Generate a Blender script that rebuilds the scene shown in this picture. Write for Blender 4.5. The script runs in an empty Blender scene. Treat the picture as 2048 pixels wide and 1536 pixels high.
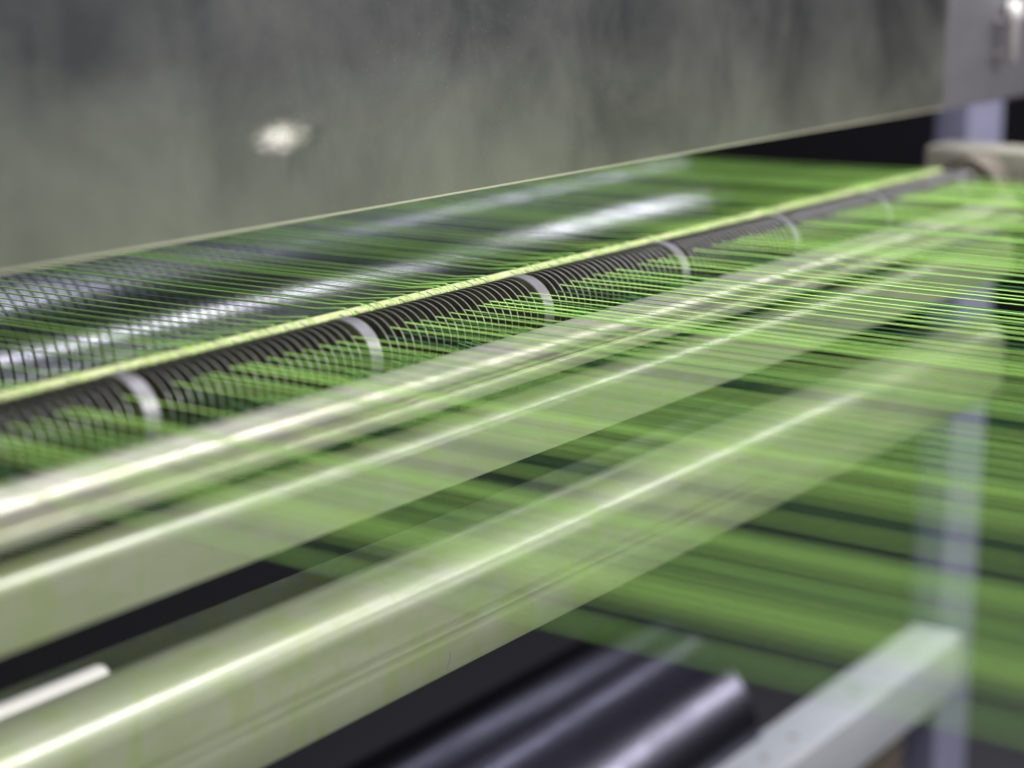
import bpy, math, random
from mathutils import Vector
random.seed(7)
S = bpy.context.scene
COL = S.collection
R = math.radians

# ------------------------------------------------------------------ camera
cd = bpy.data.cameras.new('camera')
cam = bpy.data.objects.new('camera', cd)
COL.objects.link(cam)
cd.sensor_width = 36.0
cd.lens = 66.36
cd.clip_start = 0.02
cd.clip_end = 60
cam.location = (0, 0, 1.2)
yaw, pitch = R(35.2), R(13.1)
fw = Vector((math.cos(pitch) * math.cos(yaw), math.cos(pitch) * math.sin(yaw), -math.sin(pitch)))
cam.rotation_euler = fw.to_track_quat('-Z', 'Y').to_euler()
cd.dof.use_dof = True
cd.dof.focus_distance = 1.09
cd.dof.aperture_fstop = 3.3
S.camera = cam

# ------------------------------------------------------------------ light
S.view_settings.view_transform = 'Standard'
S.view_settings.look = 'None'
S.view_settings.exposure = 0.32
S.view_settings.gamma = 1.0
W = bpy.data.worlds.new('World')
S.world = W
W.use_nodes = True
bg = W.node_tree.nodes['Background']
bg.inputs[0].default_value = (0.66, 0.65, 0.72, 1)
bg.inputs[1].default_value = 0.21


def lamp(name, loc, size, power, color=(1, 0.98, 0.955), target=(0.9, 0.6, 0.95), along=None):
    l = bpy.data.lights.new(name, 'AREA')
    l.shape = 'RECTANGLE'
    l.size, l.size_y = size
    l.energy = power
    l.color = color
    o = bpy.data.objects.new(name, l)
    COL.objects.link(o)
    o.location = loc
    d = Vector(target) - Vector(loc)
    o.rotation_euler = d.to_track_quat('-Z', 'Y').to_euler() if along is None else along
    o['label'] = 'ceiling lamp or added fill light'
    return o


# rows of ceiling tubes running along the machine (outside the frame)
for x, y, p in [(-0.12, -0.72, 24), (1.8, 0.05, 3), (4.2, 1.0, 3)]:
    lamp('ceiling_lamp', (x, y, 2.9), (1.5, 0.035), p, color=(0.95, 0.93, 1.0), along=(0, 0, R(20)))
lamp('ceiling_lamp', (1.2, -1.35, 2.25), (3.0, 0.30), 60)
lamp('ceiling_lamp', (5.4, -1.35, 2.25), (5.2, 0.32), 56)
o = lamp('narrow_top_fill', (1.75, 0.46, 2.3), (2.4, 0.8), 16, color=(0.96, 0.96, 1.0), along=(0, 0, 0))  # unseen overhead fill, added with a narrowed beam
o.data.spread = R(78)
lamp('low_fill_light', (1.6, -1.3, 0.55), (2.2, 0.35), 0.9, target=(1.0, 0.6, 0.9))  # added fill below the yarn sheet to brighten the bar faces
lamp('ceiling_lamp', (5.0, 3.2, 2.9), (0.5, 1.4), 6, color=(0.86, 0.86, 1.0), along=(0, 0, 0))
lamp('plate_spot_fill', (2.4, -0.87, 0.88), (0.5, 0.35), 1.4, target=(0.72, 0.65, 1.1))  # unseen low light added for the bright spot on the plate


# ------------------------------------------------------------------ materials
def mat(name):
    m = bpy.data.materials.new(name)
    m.use_nodes = True
    nt = m.node_tree
    return m, nt, nt.nodes['Principled BSDF']


def N(nt, kind, **kw):
    n = nt.nodes.new(kind)
    for k, v in kw.items():
        if k in n.inputs:
            n.inputs[k].default_value = v
        else:
            setattr(n, k, v)
    return n


def coords(nt, scale=(1, 1, 1), rot=(0, 0, 0)):
    g = nt.nodes.new('ShaderNodeNewGeometry')
    mp = nt.nodes.new('ShaderNodeMapping')
    mp.inputs['Scale'].default_value = scale
    mp.inputs['Rotation'].default_value = rot
    nt.links.new(g.outputs['Position'], mp.inputs['Vector'])
    return mp


def ramp(nt, src, stops):
    r = nt.nodes.new('ShaderNodeValToRGB')
    e = r.color_ramp.elements
    while len(e) < len(stops):
        e.new(0.5)
    for i, (p, c) in enumerate(stops):
        e[i].position = p
        e[i].color = c if len(c) == 4 else (*c, 1)
    nt.links.new(src, r.inputs[0])
    return r


def noise(nt, vec, scale, detail=6, rough=0.6, dist=0.0):
    n = nt.nodes.new('ShaderNodeTexNoise')
    n.inputs['Scale'].default_value = scale
    n.inputs['Detail'].default_value = detail
    n.inputs['Roughness'].default_value = rough
    n.inputs['Distortion'].default_value = dist
    nt.links.new(vec.outputs[0], n.inputs['Vector'])
    return n


def mixc(nt, fac, a, b):
    m = nt.nodes.new('ShaderNodeMix')
    m.data_type = 'RGBA'
    for s, i in ((fac, 0), (a, 6), (b, 7)):
        if hasattr(s, 'links'):
            nt.links.new(s, m.inputs[i])
        elif i == 0:
            m.inputs[0].default_value = s
        else:
            m.inputs[i].default_value = (*s, 1)
    return m.outputs[2]


def bump(nt, p, src, strength, dist=0.001):
    b = nt.nodes.new('ShaderNodeBump')
    b.inputs['Strength'].default_value = strength
    b.inputs['Distance'].default_value = dist
    nt.links.new(src, b.inputs['Height'])
    nt.links.new(b.outputs[0], p.inputs['Normal'])


def worn_metal(name, c1, c2, metallic, rough, sc=(3, 14, 14), dust=None, dust_amt=0.5, bump_s=0.15, dsc=(14, 14, 6)):
    m, nt, p = mat(name)
    co = coords(nt, sc)
    n1 = noise(nt, co, 4, 8, 0.62, 0.3)
    r1 = ramp(nt, n1.outputs[0], [(0.36, (0, 0, 0)), (0.66, (1, 1, 1))])
    col = mixc(nt, r1.outputs[0], c1, c2)
    if dust:
        n3 = noise(nt, coords(nt, dsc), 3, 7, 0.7, 0.6)
        r3 = ramp(nt, n3.outputs[0], [(0.5, (0, 0, 0)), (0.62, (dust_amt,) * 3)])
        col = mixc(nt, r3.outputs[0], col, dust)
    nt.links.new(col, p.inputs['Base Color'])
    p.inputs['Metallic'].default_value = metallic
    rr = nt.nodes.new('ShaderNodeMapRange')
    rr.inputs['To Min'].default_value = rough * 0.8
    rr.inputs['To Max'].default_value = rough * 1.3
    nt.links.new(n1.outputs[0], rr.inputs[0])
    nt.links.new(rr.outputs[0], p.inputs['Roughness'])
    n2 = noise(nt, coords(nt, (60, 900, 900)), 1.0, 4, 0.6)
    bump(nt, p, n2.outputs[0], bump_s, 0.0004)
    return m


def yarn_mat(name, col, trans):
    m, nt, p = mat(name)
    oi = nt.nodes.new('ShaderNodeObjectInfo')
    r = ramp(nt, oi.outputs['Random'], [(0, tuple(c * 0.8 for c in col)), (1, tuple(min(1, c * 1.15) for c in col))])
    nt.links.new(r.outputs[0], p.inputs['Base Color'])
    p.inputs['Roughness'].default_value = 0.32
    t = nt.nodes.new('ShaderNodeBsdfTranslucent')
    nt.links.new(r.outputs[0], t.inputs[0])
    mx = nt.nodes.new('ShaderNodeMixShader')
    mx.inputs[0].default_value = trans
    nt.links.new(p.outputs[0], mx.inputs[1])
    nt.links.new(t.outputs[0], mx.inputs[2])
    nt.links.new(mx.outputs[0], nt.nodes['Material Output'].inputs[0])
    return m


M = {}
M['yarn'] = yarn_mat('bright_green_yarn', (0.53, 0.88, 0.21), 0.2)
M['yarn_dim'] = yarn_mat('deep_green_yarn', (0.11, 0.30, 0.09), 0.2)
M['yarn_shade'] = yarn_mat('shaded_green_yarn', (0.03, 0.05, 0.03), 0.05)  # near-black green paints the shade on the roller yarns
M['bar_top'] = worn_metal('polished_guide_metal', (0.50, 0.475, 0.43), (0.36, 0.35, 0.30), 0.85, 0.34, dust=(0.5, 0.52, 0.36), dust_amt=0.35, bump_s=0.03)
M['bar'] = worn_metal('waxed_beam_metal', (0.29, 0.32, 0.215), (0.225, 0.27, 0.145), 0.22, 0.42, dust=(0.22, 0.29, 0.09), dust_amt=0.6)
M['flange'] = worn_metal('stained_dark_mirror_flange', (0.20, 0.235, 0.16), (0.10, 0.13, 0.07), 0.7, 0.16, dust=(0.16, 0.19, 0.03), dust_amt=1.0, dsc=(22, 22, 22))
_p = M['bar'].node_tree.nodes['Principled BSDF']
_p.inputs['Coat Weight'].default_value = 1.0
_p.inputs['Coat IOR'].default_value = 1.9
_p.inputs['Coat Roughness'].default_value = 0.25
M['strip'] = worn_metal('guide_strip_metal', (0.48, 0.50, 0.38), (0.38, 0.42, 0.26), 0.6, 0.28)
M['rod'] = worn_metal('pale_rod_finish', (0.46, 0.50, 0.27), (0.34, 0.40, 0.14), 0.1, 0.4, sc=(40, 40, 40))
M['steel'] = worn_metal('bright_steel', (0.85, 0.83, 0.80), (0.78, 0.76, 0.73), 0.15, 0.3)
M['rim'] = worn_metal('disc_rim_steel', (0.30, 0.29, 0.30), (0.20, 0.195, 0.20), 0.85, 0.33, sc=(30, 30, 30))
M['band'] = worn_metal('spacer_steel', (0.28, 0.275, 0.29), (0.22, 0.215, 0.23), 0.75, 0.4, sc=(30, 30, 30))
M['disc_face'] = worn_metal('grimy_disc_face', (0.022, 0.026, 0.014), (0.06, 0.06, 0.02), 0.0, 0.6, sc=(30, 30, 30))
M['chrome'] = worn_metal('chromed_roller', (0.42, 0.42, 0.50), (0.36, 0.36, 0.44), 1.0, 0.22, bump_s=0.05)
M['chrome_dull'] = worn_metal('dull_chromed_roller', (0.13, 0.125, 0.17), (0.08, 0.08, 0.11), 1.0, 0.22, bump_s=0.05)
M['wall'] = worn_metal('dark_plum_wall', (0.022, 0.019, 0.026), (0.016, 0.0145, 0.020), 0.0, 0.8, bump_s=0.05)
M['dark'] = worn_metal('dark_housing', (0.009, 0.0085, 0.012), (0.012, 0.0115, 0.016), 0.0, 0.7, bump_s=0.05)
M['black'] = worn_metal('plain_black', (0.012, 0.012, 0.010), (0.03, 0.03, 0.015), 0.0, 0.6)
M['lilac'] = worn_metal('lilac_grey_paint', (0.20, 0.195, 0.29), (0.17, 0.17, 0.25), 0.0, 0.45, bump_s=0.05)
M['greybeam'] = worn_metal('grey_painted_beam', (0.32, 0.335, 0.36), (0.28, 0.30, 0.32), 0.0, 0.35, bump_s=0.05)
M['endpanel'] = worn_metal('dull_lilac_steel', (0.13, 0.125, 0.145), (0.11, 0.105, 0.12), 0.2, 0.45, bump_s=0.05)
M['glint_pink'] = worn_metal('dull_pinkish_glint', (0.27, 0.24, 0.25), (0.22, 0.20, 0.20), 0.2, 0.4)
M['cream'] = worn_metal('cream_frame_paint', (0.26, 0.25, 0.20), (0.20, 0.195, 0.155), 0.0, 0.5, bump_s=0.05)
M['brown'] = worn_metal('brown_grimy_cast_iron', (0.10, 0.09, 0.07), (0.16, 0.13, 0.10), 0.3, 0.5)
M['hole'] = worn_metal('dark_screw_head', (0.16, 0.17, 0.16), (0.2, 0.2, 0.2), 0.4, 0.4)


def plate_mat():
    m, nt, p = mat('stained_steel_plate')
    g = nt.nodes.new('ShaderNodeNewGeometry')
    n_blot = noise(nt, coords(nt, (1, 1, 1)), 9, 6, 0.6, 0.4)
    n_str = noise(nt, coords(nt, (22, 10, 8)), 1, 6, 0.6, 0.5)
    n_fine = noise(nt, coords(nt, (900, 40, 220)), 1, 3, 0.6)
    r1 = ramp(nt, n_blot.outputs[0], [(0.38, (0, 0, 0)), (0.64, (1, 1, 1))])
    r2 = ramp(nt, n_str.outputs[0], [(0.5, (0, 0, 0)), (0.85, (0.3, 0.3, 0.3))])
    col = mixc(nt, r1.outputs[0], (0.045, 0.046, 0.052), (0.098, 0.100, 0.100))
    col = mixc(nt, r2.outputs[0], col, (0.20, 0.21, 0.19))
    # dust and the yarn sheet's reflection, painted paler towards the lower edge
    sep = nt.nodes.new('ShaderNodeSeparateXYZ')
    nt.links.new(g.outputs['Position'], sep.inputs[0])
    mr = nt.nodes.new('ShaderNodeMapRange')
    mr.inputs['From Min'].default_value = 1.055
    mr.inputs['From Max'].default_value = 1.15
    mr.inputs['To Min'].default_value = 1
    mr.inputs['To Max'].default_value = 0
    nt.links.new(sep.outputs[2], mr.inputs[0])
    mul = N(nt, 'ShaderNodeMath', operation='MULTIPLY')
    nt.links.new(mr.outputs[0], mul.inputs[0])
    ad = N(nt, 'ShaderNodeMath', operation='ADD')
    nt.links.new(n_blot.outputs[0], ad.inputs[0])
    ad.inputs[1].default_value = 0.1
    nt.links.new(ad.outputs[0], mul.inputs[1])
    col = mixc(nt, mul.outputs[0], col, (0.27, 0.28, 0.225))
    # specks
    vo = nt.nodes.new('ShaderNodeTexVoronoi')
    vo.inputs['Scale'].default_value = 330
    nt.links.new(g.outputs['Position'], vo.inputs['Vector'])
    rs = ramp(nt, vo.outputs['Distance'], [(0.03, (0.6, 0.6, 0.6)), (0.07, (0, 0, 0))])
    col = mixc(nt, rs.outputs[0], col, (0.75, 0.74, 0.6))
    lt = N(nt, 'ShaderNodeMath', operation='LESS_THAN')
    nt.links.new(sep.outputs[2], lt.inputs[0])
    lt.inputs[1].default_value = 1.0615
    col = mixc(nt, lt.outputs[0], col, (0.72, 0.69, 0.55))  # pale line paints the light caught by the lower edge
    # lamp reflection painted as a paler, smoother patch in the dent
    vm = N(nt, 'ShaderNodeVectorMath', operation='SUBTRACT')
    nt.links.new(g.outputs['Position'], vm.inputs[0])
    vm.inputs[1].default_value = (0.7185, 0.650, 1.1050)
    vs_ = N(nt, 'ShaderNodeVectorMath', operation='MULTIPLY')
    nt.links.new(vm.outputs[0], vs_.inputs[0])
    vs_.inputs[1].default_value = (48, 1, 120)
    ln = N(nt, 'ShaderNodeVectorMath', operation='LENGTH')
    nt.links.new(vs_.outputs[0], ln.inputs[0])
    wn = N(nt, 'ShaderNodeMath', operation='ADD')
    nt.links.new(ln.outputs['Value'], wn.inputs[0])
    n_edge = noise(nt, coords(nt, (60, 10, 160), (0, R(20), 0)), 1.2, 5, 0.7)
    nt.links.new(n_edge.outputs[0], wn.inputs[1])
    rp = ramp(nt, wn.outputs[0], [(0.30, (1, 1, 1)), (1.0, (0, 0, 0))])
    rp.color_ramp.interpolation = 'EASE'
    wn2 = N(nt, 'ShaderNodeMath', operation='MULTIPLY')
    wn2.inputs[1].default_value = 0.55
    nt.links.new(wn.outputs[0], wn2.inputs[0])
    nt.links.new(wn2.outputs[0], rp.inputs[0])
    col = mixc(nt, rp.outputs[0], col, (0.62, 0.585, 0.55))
    nt.links.new(col, p.inputs['Base Color'])
    p.inputs['Metallic'].default_value = 0.75
    p.inputs['Coat Weight'].default_value = 0.12
    p.inputs['Coat Roughness'].default_value = 0.15
    rr = nt.nodes.new('ShaderNodeMapRange')
    rr.inputs['To Min'].default_value = 0.30
    rr.inputs['To Max'].default_value = 0.5
    nt.links.new(n_blot.outputs[0], rr.inputs[0])
    rx = nt.nodes.new('ShaderNodeMix')
    nt.links.new(rp.outputs[0], rx.inputs[0])
    nt.links.new(rr.outputs[0], rx.inputs[2])
    rx.inputs[3].default_value = 0.26
    nt.links.new(rx.outputs[0], p.inputs['Roughness'])
    bump(nt, p, n_fine.outputs[0], 0.2, 0.0003)
    return m


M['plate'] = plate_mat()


# ------------------------------------------------------------------ mesh helpers
def mesh(name, vs, fs, mats, smooth=False, fmat=None):
    me = bpy.data.meshes.new(name)
    me.from_pydata(vs, [], fs)
    for m in (mats if isinstance(mats, list) else [mats]):
        me.materials.append(m)
    if fmat:
        for p, k in zip(me.polygons, fmat):
            p.material_index = k
    me.update()
    if smooth:
        me.shade_smooth() if hasattr(me, 'shade_smooth') else None
        try:
            me.set_sharp_from_angle(angle=R(35))
        except Exception:
            pass
    return me


def obj(name, me, parent=None, loc=(0, 0, 0), label=None, cat=None, group=None, kind=None):
    o = bpy.data.objects.new(name, me)
    COL.objects.link(o)
    o.location = loc
    if parent:
        o.parent = parent
    if label:
        o['label'] = label
    if cat:
        o['category'] = cat
    if group:
        o['group'] = group
    if kind:
        o['kind'] = kind
    return o


def thing(name, loc, label, cat, group=None):
    o = obj(name, None, None, loc, label, cat, group)
    o.empty_display_size = 0.05
    return o


def extrude(prof, x0, x1, nseg=1):
    """closed (y,z) profile extruded along X"""
    n = len(prof)
    vs, fs = [], []
    for i in range(nseg + 1):
        x = x0 + (x1 - x0) * i / nseg
        vs += [(x, y, z) for y, z in prof]
    for i in range(nseg):
        for j in range(n):
            a, b = i * n + j, i * n + (j + 1) % n
            fs.append((a, b, b + n, a + n))
    fs.append(tuple(range(n))[::-1])
    fs.append(tuple(nseg * n + j for j in range(n)))
    return vs, fs


def fix(me):
    import bmesh
    bm = bmesh.new()
    bm.from_mesh(me)
    bmesh.ops.recalc_face_normals(bm, faces=bm.faces)
    bm.to_mesh(me)
    bm.free()
    return me


def arc(cy, cz, r, a0, a1, n=10):
    return [(cy + r * math.cos(R(a0 + (a1 - a0) * i / n)), cz + r * math.sin(R(a0 + (a1 - a0) * i / n))) for i in range(n + 1)]


def bar(name, prof, x0, x1, m, parent=None, **kw):
    vs, fs = extrude(prof, x0, x1)
    return obj(name, fix(mesh(name, vs, fs, m, True)), parent, **kw)


def rbox_prof(y0, y1, z0, z1, r=0.003, n=4):
    return (arc(y1 - r, z1 - r, r, 0, 90, n) + arc(y0 + r, z1 - r, r, 90, 180, n)
            + arc(y0 + r, z0 + r, r, 180, 270, n) + arc(y1 - r, z0 + r, r, 270, 360, n))


def box_mesh(name, x0, x1, y0, y1, z0, z1, m, bev=0.002):
    import bmesh
    bm = bmesh.new()
    bmesh.ops.create_cube(bm, size=1)
    for v in bm.verts:
        v.co = Vector(((x0 + x1) / 2 + v.co.x * (x1 - x0), (y0 + y1) / 2 + v.co.y * (y1 - y0), (z0 + z1) / 2 + v.co.z * (z1 - z0)))
    bmesh.ops.bevel(bm, geom=list(bm.edges), offset=bev, segments=3, affect='EDGES', profile=0.5)
    me = bpy.data.meshes.new(name)
    bm.to_mesh(me)
    bm.free()
    me.materials.append(m)
    me.shade_smooth()
    try:
        me.set_sharp_from_angle(angle=R(35))
    except Exception:
        pass
    return me


def lathe_x(name, pts, mats, seg=48, fm=None):
    """revolve (x, r) points about X axis"""
    vs, fs, k = [], [], []
    n = len(pts)
    for x, r in pts:
        for j in range(seg):
            a = 2 * math.pi * j / seg
            vs.append((x, r * math.cos(a), r * math.sin(a)))
    for i in range(n - 1):
        for j in range(seg):
            a, b = i * seg + j, i * seg + (j + 1) % seg
            fs.append((a, b, b + seg, a + seg))
            k.append(fm[i] if fm else 0)
    fs.append(tuple(range(seg)))
    k.append(fm[0] if fm else 0)
    fs.append(tuple((n - 1) * seg + j for j in range(seg))[::-1])
    k.append(fm[-1] if fm else 0)
    me = mesh(name, vs, fs, mats, True, k)
    return fix(me)


def strand(name, path, r, m, flat=1.0, sides=6):
    """thread in the YZ plane along path, thickness r"""
    vs, fs = [], []
    for i, (y, z) in enumerate(path):
        a = path[max(0, i - 1)]
        b = path[min(len(path) - 1, i + 1)]
        t = Vector((0, b[0] - a[0], b[1] - a[1])).normalized()
        n = Vector((0, -t.z, t.y))
        for j in range(sides):
            an = 2 * math.pi * j / sides
            v = Vector((math.cos(an) * r, 0, 0)) + n * (math.sin(an) * r * flat)
            vs.append((v.x, y + v.y, z + v.z))
    for i in range(len(path) - 1):
        for j in range(sides):
            a, b = i * sides + j, i * sides + (j + 1) % sides
            fs.append((a, b, b + sides, a + sides))
    fs.append(tuple(range(sides))[::-1])
    fs.append(tuple((len(path) - 1) * sides + j for j in range(sides)))
    return mesh(name, vs, fs, m, True)


# ------------------------------------------------------------------ setting
fl = box_mesh('floor', -4, 7, -4, 7, -0.05, 0, M['dark'], 0.001)
obj('floor', fl, label='dark workshop floor under the machine', kind='structure')
bw = box_mesh('back_wall', -4, 7, 5.0, 5.1, 0.002, 3.2, M['wall'], 0.001)
obj('back_wall', bw, label='dark back wall of the workshop', kind='structure')
sw = box_mesh('side_wall', 5.6, 5.7, -4, 4.99, 0.002, 3.2, M['wall'], 0.001)
obj('side_wall', sw, label='dark side wall of the workshop', kind='structure')

# ------------------------------------------------------------------ stained plate across the top
t = thing('steel_plate', (0.3, 0.65, 1.06), 'large stained grey steel plate hanging over the comb across the top', 'steel plate')
def dented_panel():
    xs = [0.2 + 0.02 * i for i in range(24)]
    xs += [0.680 + 0.0015 * i for i in range(51)]
    xs += [0.76 + 0.02 * i for i in range(41)] + [1.575]
    zs = [1.0600, 1.0603, 1.0609, 1.0618] + [1.066 + 0.0015 * i for i in range(54)] + [1.15 + 0.03 * i for i in range(16)]
    def y(x, z):
        v = 0.650
        for dx, dz, rx, rz, dep in ((0.7185, 1.1060, 0.017, 0.010, 0.0004), (0.7300, 1.088, 0.008, 0.016, 0.0006), (0.738, 1.108, 0.014, 0.008, -0.0007)):
            q = ((x - dx) / rx) ** 2 + ((z - dz) / rz) ** 2
            v += dep * math.exp(-1.6 * q)
        e = {1.0600: 0.0005, 1.0603: 0.0001}.get(z, 0)
        return v + e
    nx, nz = len(xs), len(zs)
    vs = [(x, y(x, z), z) for z in zs for x in xs]
    vs += [(x, 0.6545, z) for z in zs for x in xs]
    fs = []
    o = nx * nz
    for k in range(nz - 1):
        for i in range(nx - 1):
            a = k * nx + i
            fs += [(a, a + 1, a + nx + 1, a + nx), (o + a, o + a + nx, o + a + nx + 1, o + a + 1)]
    for i in range(nx - 1):
        fs += [(i, o + i, o + i + 1, i + 1), ((nz - 1) * nx + i, (nz - 1) * nx + i + 1, o + (nz - 1) * nx + i + 1, o + (nz - 1) * nx + i)]
    for k in range(nz - 1):
        fs += [(k * nx, (k + 1) * nx, o + (k + 1) * nx, o + k * nx), (k * nx + nx - 1, o + k * nx + nx - 1, o + (k + 1) * nx + nx - 1, (k + 1) * nx + nx - 1)]
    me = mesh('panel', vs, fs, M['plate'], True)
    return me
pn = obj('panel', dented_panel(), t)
pn.location = -t.location

# ------------------------------------------------------------------ comb
PITCH, BX0 = 0.1622, 0.5916
CY, CZ, CR = 0.640, 0.985, 0.0215
comb = thing('disc_comb', (0.45, CY, CZ), 'grooved shaft of thin dark discs that spaces the green yarns', 'yarn comb')
comb_inv = (-0.45, -CY, -CZ)
def on(parent, name, me, p, **kw):
    o = obj(name, me, parent, **kw)
    o.location = Vector(p) - parent.location
    return o
on(comb, 'shaft', lathe_x('shaft', [(0, 0.010), (1.24, 0.010)], M['black'], 24), (0.385, CY, CZ))
disc_me = lathe_x('disc', [(-0.0005, 0.010), (-0.0005, CR - 0.0002), (-0.0003, CR), (0.0003, CR), (0.0005, CR - 0.0002), (0.0005, 0.010)],
                  [M['disc_face'], M['rim']], 72, [0, 1, 1, 1, 0])
band_me = lathe_x('spacer_band', [(-0.0052, 0.010), (-0.0052, CR - 0.0004), (-0.0048, CR + 0.0002), (0.0048, CR + 0.0002), (0.0052, CR - 0.0004), (0.0052, 0.010)],
                  [M['disc_face'], M['band']], 72, [0, 1, 1, 1, 0])
slots = []
edge = {}
ORD = ['leftmost', 'second', 'third', 'fourth', 'fifth', 'sixth', 'rightmost']
for b in range(-1, 7):
    bx = BX0 + b * PITCH
    if bx > 1.6:
        break
    on(comb, 'spacer_band', band_me, (bx, CY, CZ))
    s0 = bx + 0.0060
    step = (PITCH - 0.0120) / 23
    for k in range(23):
        if k > 0:
            if s0 + k * step < 1.60:
                on(comb, 'disc', disc_me, (s0 + k * step, CY, CZ))
            slots.append(s0 + (k + 0.5) * step)
            edge[slots[-1]] = (b, k)
slots = [s for s in slots if 0.448 < s < 1.600]
# guide rod behind the discs, with a black strip for its shadow line
rodt = thing('guide_rod', (0.38, 0.660, 1.0), 'thin pale yellow rod that the yarns ride over behind the discs', 'rod')
def barat(parent, name, prof, x0, x1, m, **kw):
    o = bar(name, prof, x0, x1, m, **kw)
    o.parent = parent
    o.location = -parent.location
    return o
barat(rodt, 'rod', arc(0.6600, 1.0026, 0.0029, 0, 345, 18), 0.38, 1.60, M['rod'])
barat(rodt, 'rail', rbox_prof(0.6650, 0.6720, 0.9920, 1.0026, 0.0005), 0.38, 1.60, M['black'])  # dark strip standing in for the shadow line behind the rod

# ------------------------------------------------------------------ yarns
def jig(path, dz):
    return [(y, z + dz) for y, z in path]
P_top = [(1.95, 1.0005), (1.30, 1.0005), (1.00, 1.0005), (0.80, 1.0015), (0.680, 1.0035), (0.667, 1.0052), (0.660, 1.0060), (0.655, 1.0048), (0.648, 1.0010), (0.640, 0.9990), (0.62, 0.9990), (0.58, 0.9995), (0.2, 1.0), (-0.25, 1.0), (-0.7, 1.0)]
P_dim = [(1.95, 0.9990), (1.00, 0.9990), (0.80, 1.0005), (0.682, 1.0030), (0.667, 1.0050), (0.660, 1.0058), (0.655, 1.0046), (0.648, 1.0000), (0.640, 0.9975), (0.62, 0.9970), (0.58, 0.9965), (0.2, 0.9965), (-0.25, 0.9965), (-0.7, 0.9965)]
yv = []
for k in range(4):
    yv.append((strand('yarn', jig(P_top, k * 0.0003), 0.00033 + 0.00003 * k, M['yarn']), strand('yarn', jig(P_dim, -k * 0.0005), 0.00028, M['yarn_dim'])))
for i, s in enumerate(slots):
    if random.random() < 0.05:
        continue
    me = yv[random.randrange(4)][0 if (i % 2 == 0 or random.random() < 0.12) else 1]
    bright = me.materials[0] is M['yarn']
    o = obj('yarn', me, None, (s + random.uniform(-0.0006, 0.0006), 0, 0),
            'bright green yarn stretched level through the disc comb and over the beams' if bright else
            'dark green yarn stretched level through the disc comb, just below the bright ones', 'yarn',
            'green yarns stretched level through the comb')
    o.rotation_euler = (0, 0, random.uniform(-0.0005, 0.0005))
    b, k = edge[s]
    tone = 'bright' if bright else 'dark'
    if k == 0 and 0 <= b <= 6:
        o['label'] = tone + ' green yarn leaving the comb just right of the ' + ORD[b] + ' pale band'
    elif k == 22 and b + 1 <= 6:
        o['label'] = tone + ' green yarn leaving the comb just left of the ' + ORD[b + 1] + ' pale band'
    elif i == 0:
        o['label'] = tone + ' green yarn at the near left edge of the level sheet' 

P_low = [(1.9, 0.838), (1.0, 0.843), (0.70, 0.900), (0.665, 0.955), (0.652, 0.974), (0.640, 0.985), (0.626, 0.9845), (0.614, 0.9830), (0.6085, 0.9810), (0.6070, 0.9750), (0.6066, 0.945), (0.612, 0.937), (0.64, 0.934), (1.9, 0.80)]
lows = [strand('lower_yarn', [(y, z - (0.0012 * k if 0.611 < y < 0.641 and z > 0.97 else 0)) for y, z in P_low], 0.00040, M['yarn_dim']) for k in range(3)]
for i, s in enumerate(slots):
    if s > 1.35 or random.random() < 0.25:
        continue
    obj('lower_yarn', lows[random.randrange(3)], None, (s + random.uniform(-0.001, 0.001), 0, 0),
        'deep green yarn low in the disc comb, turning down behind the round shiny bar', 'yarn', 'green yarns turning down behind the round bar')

# ------------------------------------------------------------------ big roller behind
RA = (1.006, 0.9235, 0.075)
ra = thing('chrome_roller', (0.2, RA[0], RA[1]), 'large chromed roller behind the comb, under the yarns and the steel plate', 'roller')
on(ra, 'barrel', lathe_x('barrel', [(0, 0.073), (0.002, 0.075), (1.478, 0.075), (1.48, 0.073)], M['chrome'], 160), (0.2, RA[0], RA[1]))
on(ra, 'journal', lathe_x('journal', [(0, 0.03), (0.12, 0.03)], M['chrome_dull'], 32), (1.68, RA[0], RA[1]))
wrap = [(1.9, 0.9955)] + [(RA[0] + 0.0756 * math.cos(R(a)), RA[1] + 0.0756 * math.sin(R(a))) for a in range(90, 271, 6)] + [(1.9, 0.84)]
wme = strand('wrapped_yarn', wrap, 0.00042, M['yarn_shade'])
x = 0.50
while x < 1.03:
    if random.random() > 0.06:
        obj('wrapped_yarn', wme, None, (x, 0, 0), 'green yarn coloured dark for shade, running down over the front of the large chromed roller', 'yarn', 'shaded yarns wrapped over the large roller')
    x += 0.0094

# ------------------------------------------------------------------ guide bar 1
b1 = thing('round_guide_bar', (0.25, 0.59, 0.975), 'shiny round metal bar just in front of the comb discs under the yarns', 'guide bar')
on(b1, 'bar', lathe_x('bar', [(0, 0.0105), (0.0008, 0.0115), (1.3492, 0.0115), (1.35, 0.0105)], M['bar_top'], 72), (0.25, 0.5940, 0.9755))

# guide strip
st = thing('guide_strip', (0.25, 0.583, 0.96), 'narrow flat guide strip with a thin raised back lip, between round bar and flat beams', 'guide strip')
barat(st, 'back_lip', rbox_prof(0.5850, 0.5866, 0.9640, 0.9728, 0.0006), 0.25, 1.60, M['strip'])
barat(st, 'front_bar', rbox_prof(0.5790, 0.5835, 0.9640, 0.9712, 0.0010), 0.25, 1.60, M['strip'])

# beam 2
b2 = thing('flat_beam', (0.25, 0.59, 0.93), 'upper flat metal beam with rounded bright top edge and smooth pale green face', 'beam')
prof = arc(0.600, 0.9410, 0.012, 95, 180, 12) + [(0.588, 0.9170), (0.5905, 0.9162)] + arc(0.600, 0.9410, 0.0095, 180, 95, 8)
barat(b2, 'rounded_face', prof, 0.25, 1.60, M['bar'])
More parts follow.
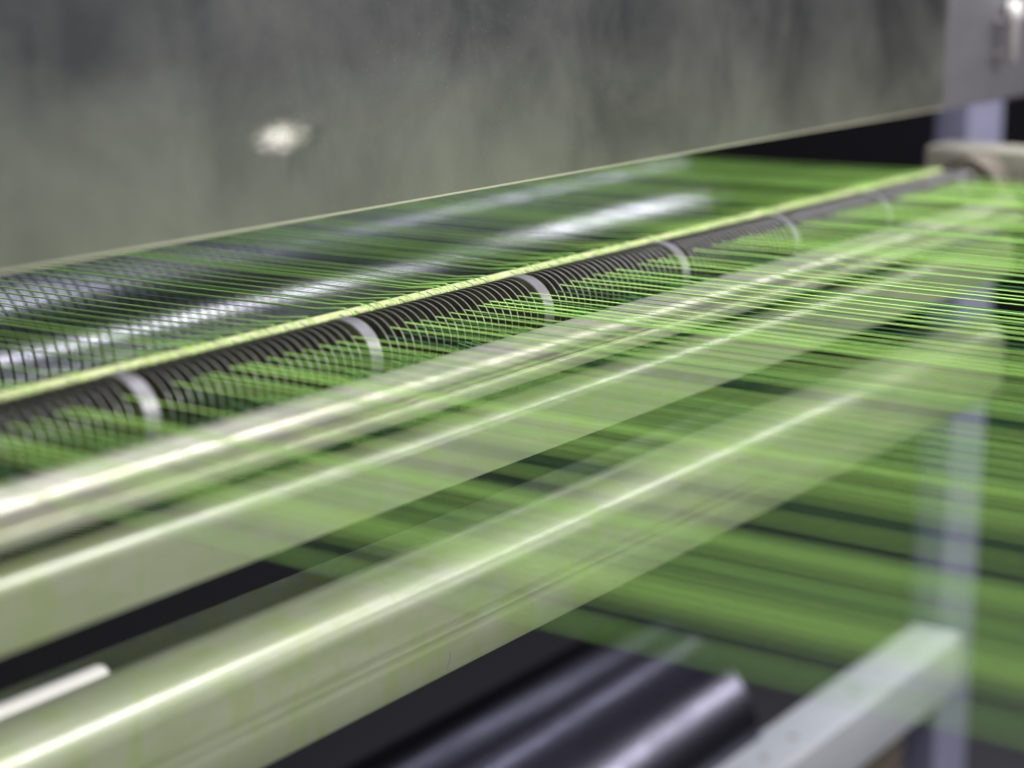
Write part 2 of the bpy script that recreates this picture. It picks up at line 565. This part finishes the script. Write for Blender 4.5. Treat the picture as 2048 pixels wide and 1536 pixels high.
# beam 3
b3 = thing('stained_beam', (0.25, 0.60, 0.84), 'lowest and nearest metal beam, stained yellow green with a rounded front edge and grooved face', 'beam')
prof = (arc(0.6130, 0.8540, 0.0215, 55, 180, 14)
        + [(0.5915, 0.8400), (0.59125, 0.8380), (0.5919, 0.8355), (0.5914, 0.8335), (0.5914, 0.8320), (0.5919, 0.8300), (0.59135, 0.8280), (0.5915, 0.8255), (0.5915, 0.8105), (0.5925, 0.8085), (0.5965, 0.8085),
           (0.5965, 0.8540), (0.613, 0.8650)])
barat(b3, 'folded_sheet', prof, 0.20, 1.60, M['bar'])
barat(b3, 'back_flange', rbox_prof(0.6180, 0.6650, 0.8610, 0.8640, 0.0006), 0.20, 1.60, M['flange'])
scr = [(0.7795, 0.8205), (0.7790, 0.8170), (0.7772, 0.8135), (0.7765, 0.8110)]
sc_v = [(x + d, 0.59135, z) for x, z in scr for d in (-0.00015, 0.0002)] + [(x + d, 0.5916, z) for x, z in scr for d in (-0.00015, 0.0002)]
sc_f = [(2 * i, 2 * i + 1, 2 * i + 3, 2 * i + 2) for i in range(3)] + [(2 * i, 2 * i + 2, 2 * i + 10, 2 * i + 8) for i in range(3)] + [(2 * i + 1, 2 * i + 9, 2 * i + 11, 2 * i + 3) for i in range(3)]
on(b3, 'scratch', mesh('scratch', sc_v, sc_f, M['hole']), (0, 0, 0))
sr = thing('loose_steel_rod', (0.157, 0.63, 0.8700), 'bright round steel rod with blunt end lying on the lowest beam at left', 'rod')
on(sr, 'rod', lathe_x('rod', [(0, 0.0052), (0.404, 0.0052), (0.4065, 0.0044), (0.4078, 0.0030)], M['steel'], 32), (0.157, 0.63, 0.8700))

# ------------------------------------------------------------------ lower roller
rc = thing('lower_chrome_roller', (0.3, 0.905, 0.425), 'dark chromed roller low down under the beams with its round end at right', 'roller')
on(rc, 'barrel', lathe_x('barrel', [(0, 0.112), (0.005, 0.117), (1.242, 0.117), (1.25, 0.110), (1.25, 0.05), (1.32, 0.05)], M['chrome_dull'], 128), (0.3, 0.905, 0.425))

# ------------------------------------------------------------------ frame at right
po = thing('frame_post', (1.95, 0.78, 0), 'tall lilac grey square post at the right edge behind the beam ends', 'post')
on(po, 'column', box_mesh('column', -0.05, 0.05, -0.02, 0.02, 0, 1.9, M['lilac'], 0.004), (1.99, 0.79, 0))
gb = thing('lower_grey_beam', (1.1, 0.77, 0.41), 'pale grey painted rail with screw holes at lower right, ending at the post', 'rail')
barat(gb, 'rail', rbox_prof(0.740, 0.800, 0.378, 0.447, 0.006), 0.9, 1.925, M['greybeam'])
sc_me = lathe_x('screw', [(0, 0.0045), (0.001, 0.004)], M['hole'], 16)
for xx in (1.56, 1.50, 1.70):
    o = on(gb, 'screw', sc_me, (xx, 0.765, 0.447))
    o.rotation_euler = (0, R(-90), 0)
sf = thing('side_frame', (1.66, 0.6, 0.6), 'cream painted side frame holding the beam ends at the far right', 'machine frame')
on(sf, 'cross_arm', box_mesh('cross_arm', 1.645, 1.70, 0.42, 0.695, 0.985, 1.020, M['cream'], 0.004), (0, 0, 0))
on(sf, 'upright', box_mesh('upright', 1.645, 1.70, 0.42, 0.530, 0.80, 0.983, M['cream'], 0.004), (0, 0, 0))
bh = thing('comb_bearing', (1.62, 0.64, 0.99), 'dark brown round bearing at the far end of the comb shaft', 'bearing')
on(bh, 'housing', lathe_x('housing', [(0, 0.02), (0.0, 0.029), (0.004, 0.033), (0.03, 0.033)], M['brown'], 40), (1.612, 0.64, 0.985))
ep = thing('end_panel', (1.66, 0.66, 1.0), 'grey lilac end panel continuing the steel plate at top right', 'panel')
on(ep, 'panel', box_mesh('panel', 1.578, 1.80, 0.655, 0.661, 1.0575, 1.60, M['endpanel'], 0.002), (0, 0, 0))

kn = thing('fixing_knob', (1.728, 0.653, 1.141), 'small pale knob on the grey panel in the top right corner', 'knob')
o = on(kn, 'cap', lathe_x('cap', [(0, 0.004), (0.001, 0.0095), (0.008, 0.0095), (0.011, 0.007)], M['steel'], 24), kn.location)
o.rotation_euler = (0, 0, R(-90))
hn = thing('pinkish_glint', (1.704, 0.653, 1.116), 'modelled strip for a short pinkish upright handle on the grey panel at top right', 'glint')  # pinkish highlight built as a small solid strip
on(hn, 'glint_bar', box_mesh('glint_bar', -0.006, 0.006, -0.018, -0.010, -0.022, 0.022, M['glint_pink'], 0.0035), hn.location)
on(hn, 'glint_foot', box_mesh('glint_foot', -0.004, 0.004, -0.010, 0.005, 0.012, 0.018, M['glint_pink'], 0.001), hn.location)
on(hn, 'glint_foot', box_mesh('glint_foot', -0.004, 0.004, -0.010, 0.005, -0.018, -0.012, M['glint_pink'], 0.001), hn.location)

lp = thing('louvre_panel', (1.72, 0.79, 0.1), 'dark ribbed panel below the pale grey rail in the lower right corner', 'panel')
on(lp, 'backing', box_mesh('backing', 1.50, 1.885, 0.792, 0.798, 0.05, 0.372, M['black'], 0.001), (0, 0, 0))
sl = box_mesh('slat', 1.51, 1.875, 0.781, 0.791, -0.004, 0.004, M['brown'], 0.001)
for k in range(18):
    o = on(lp, 'slat', sl, (0, 0, 0.07 + 0.0165 * k))
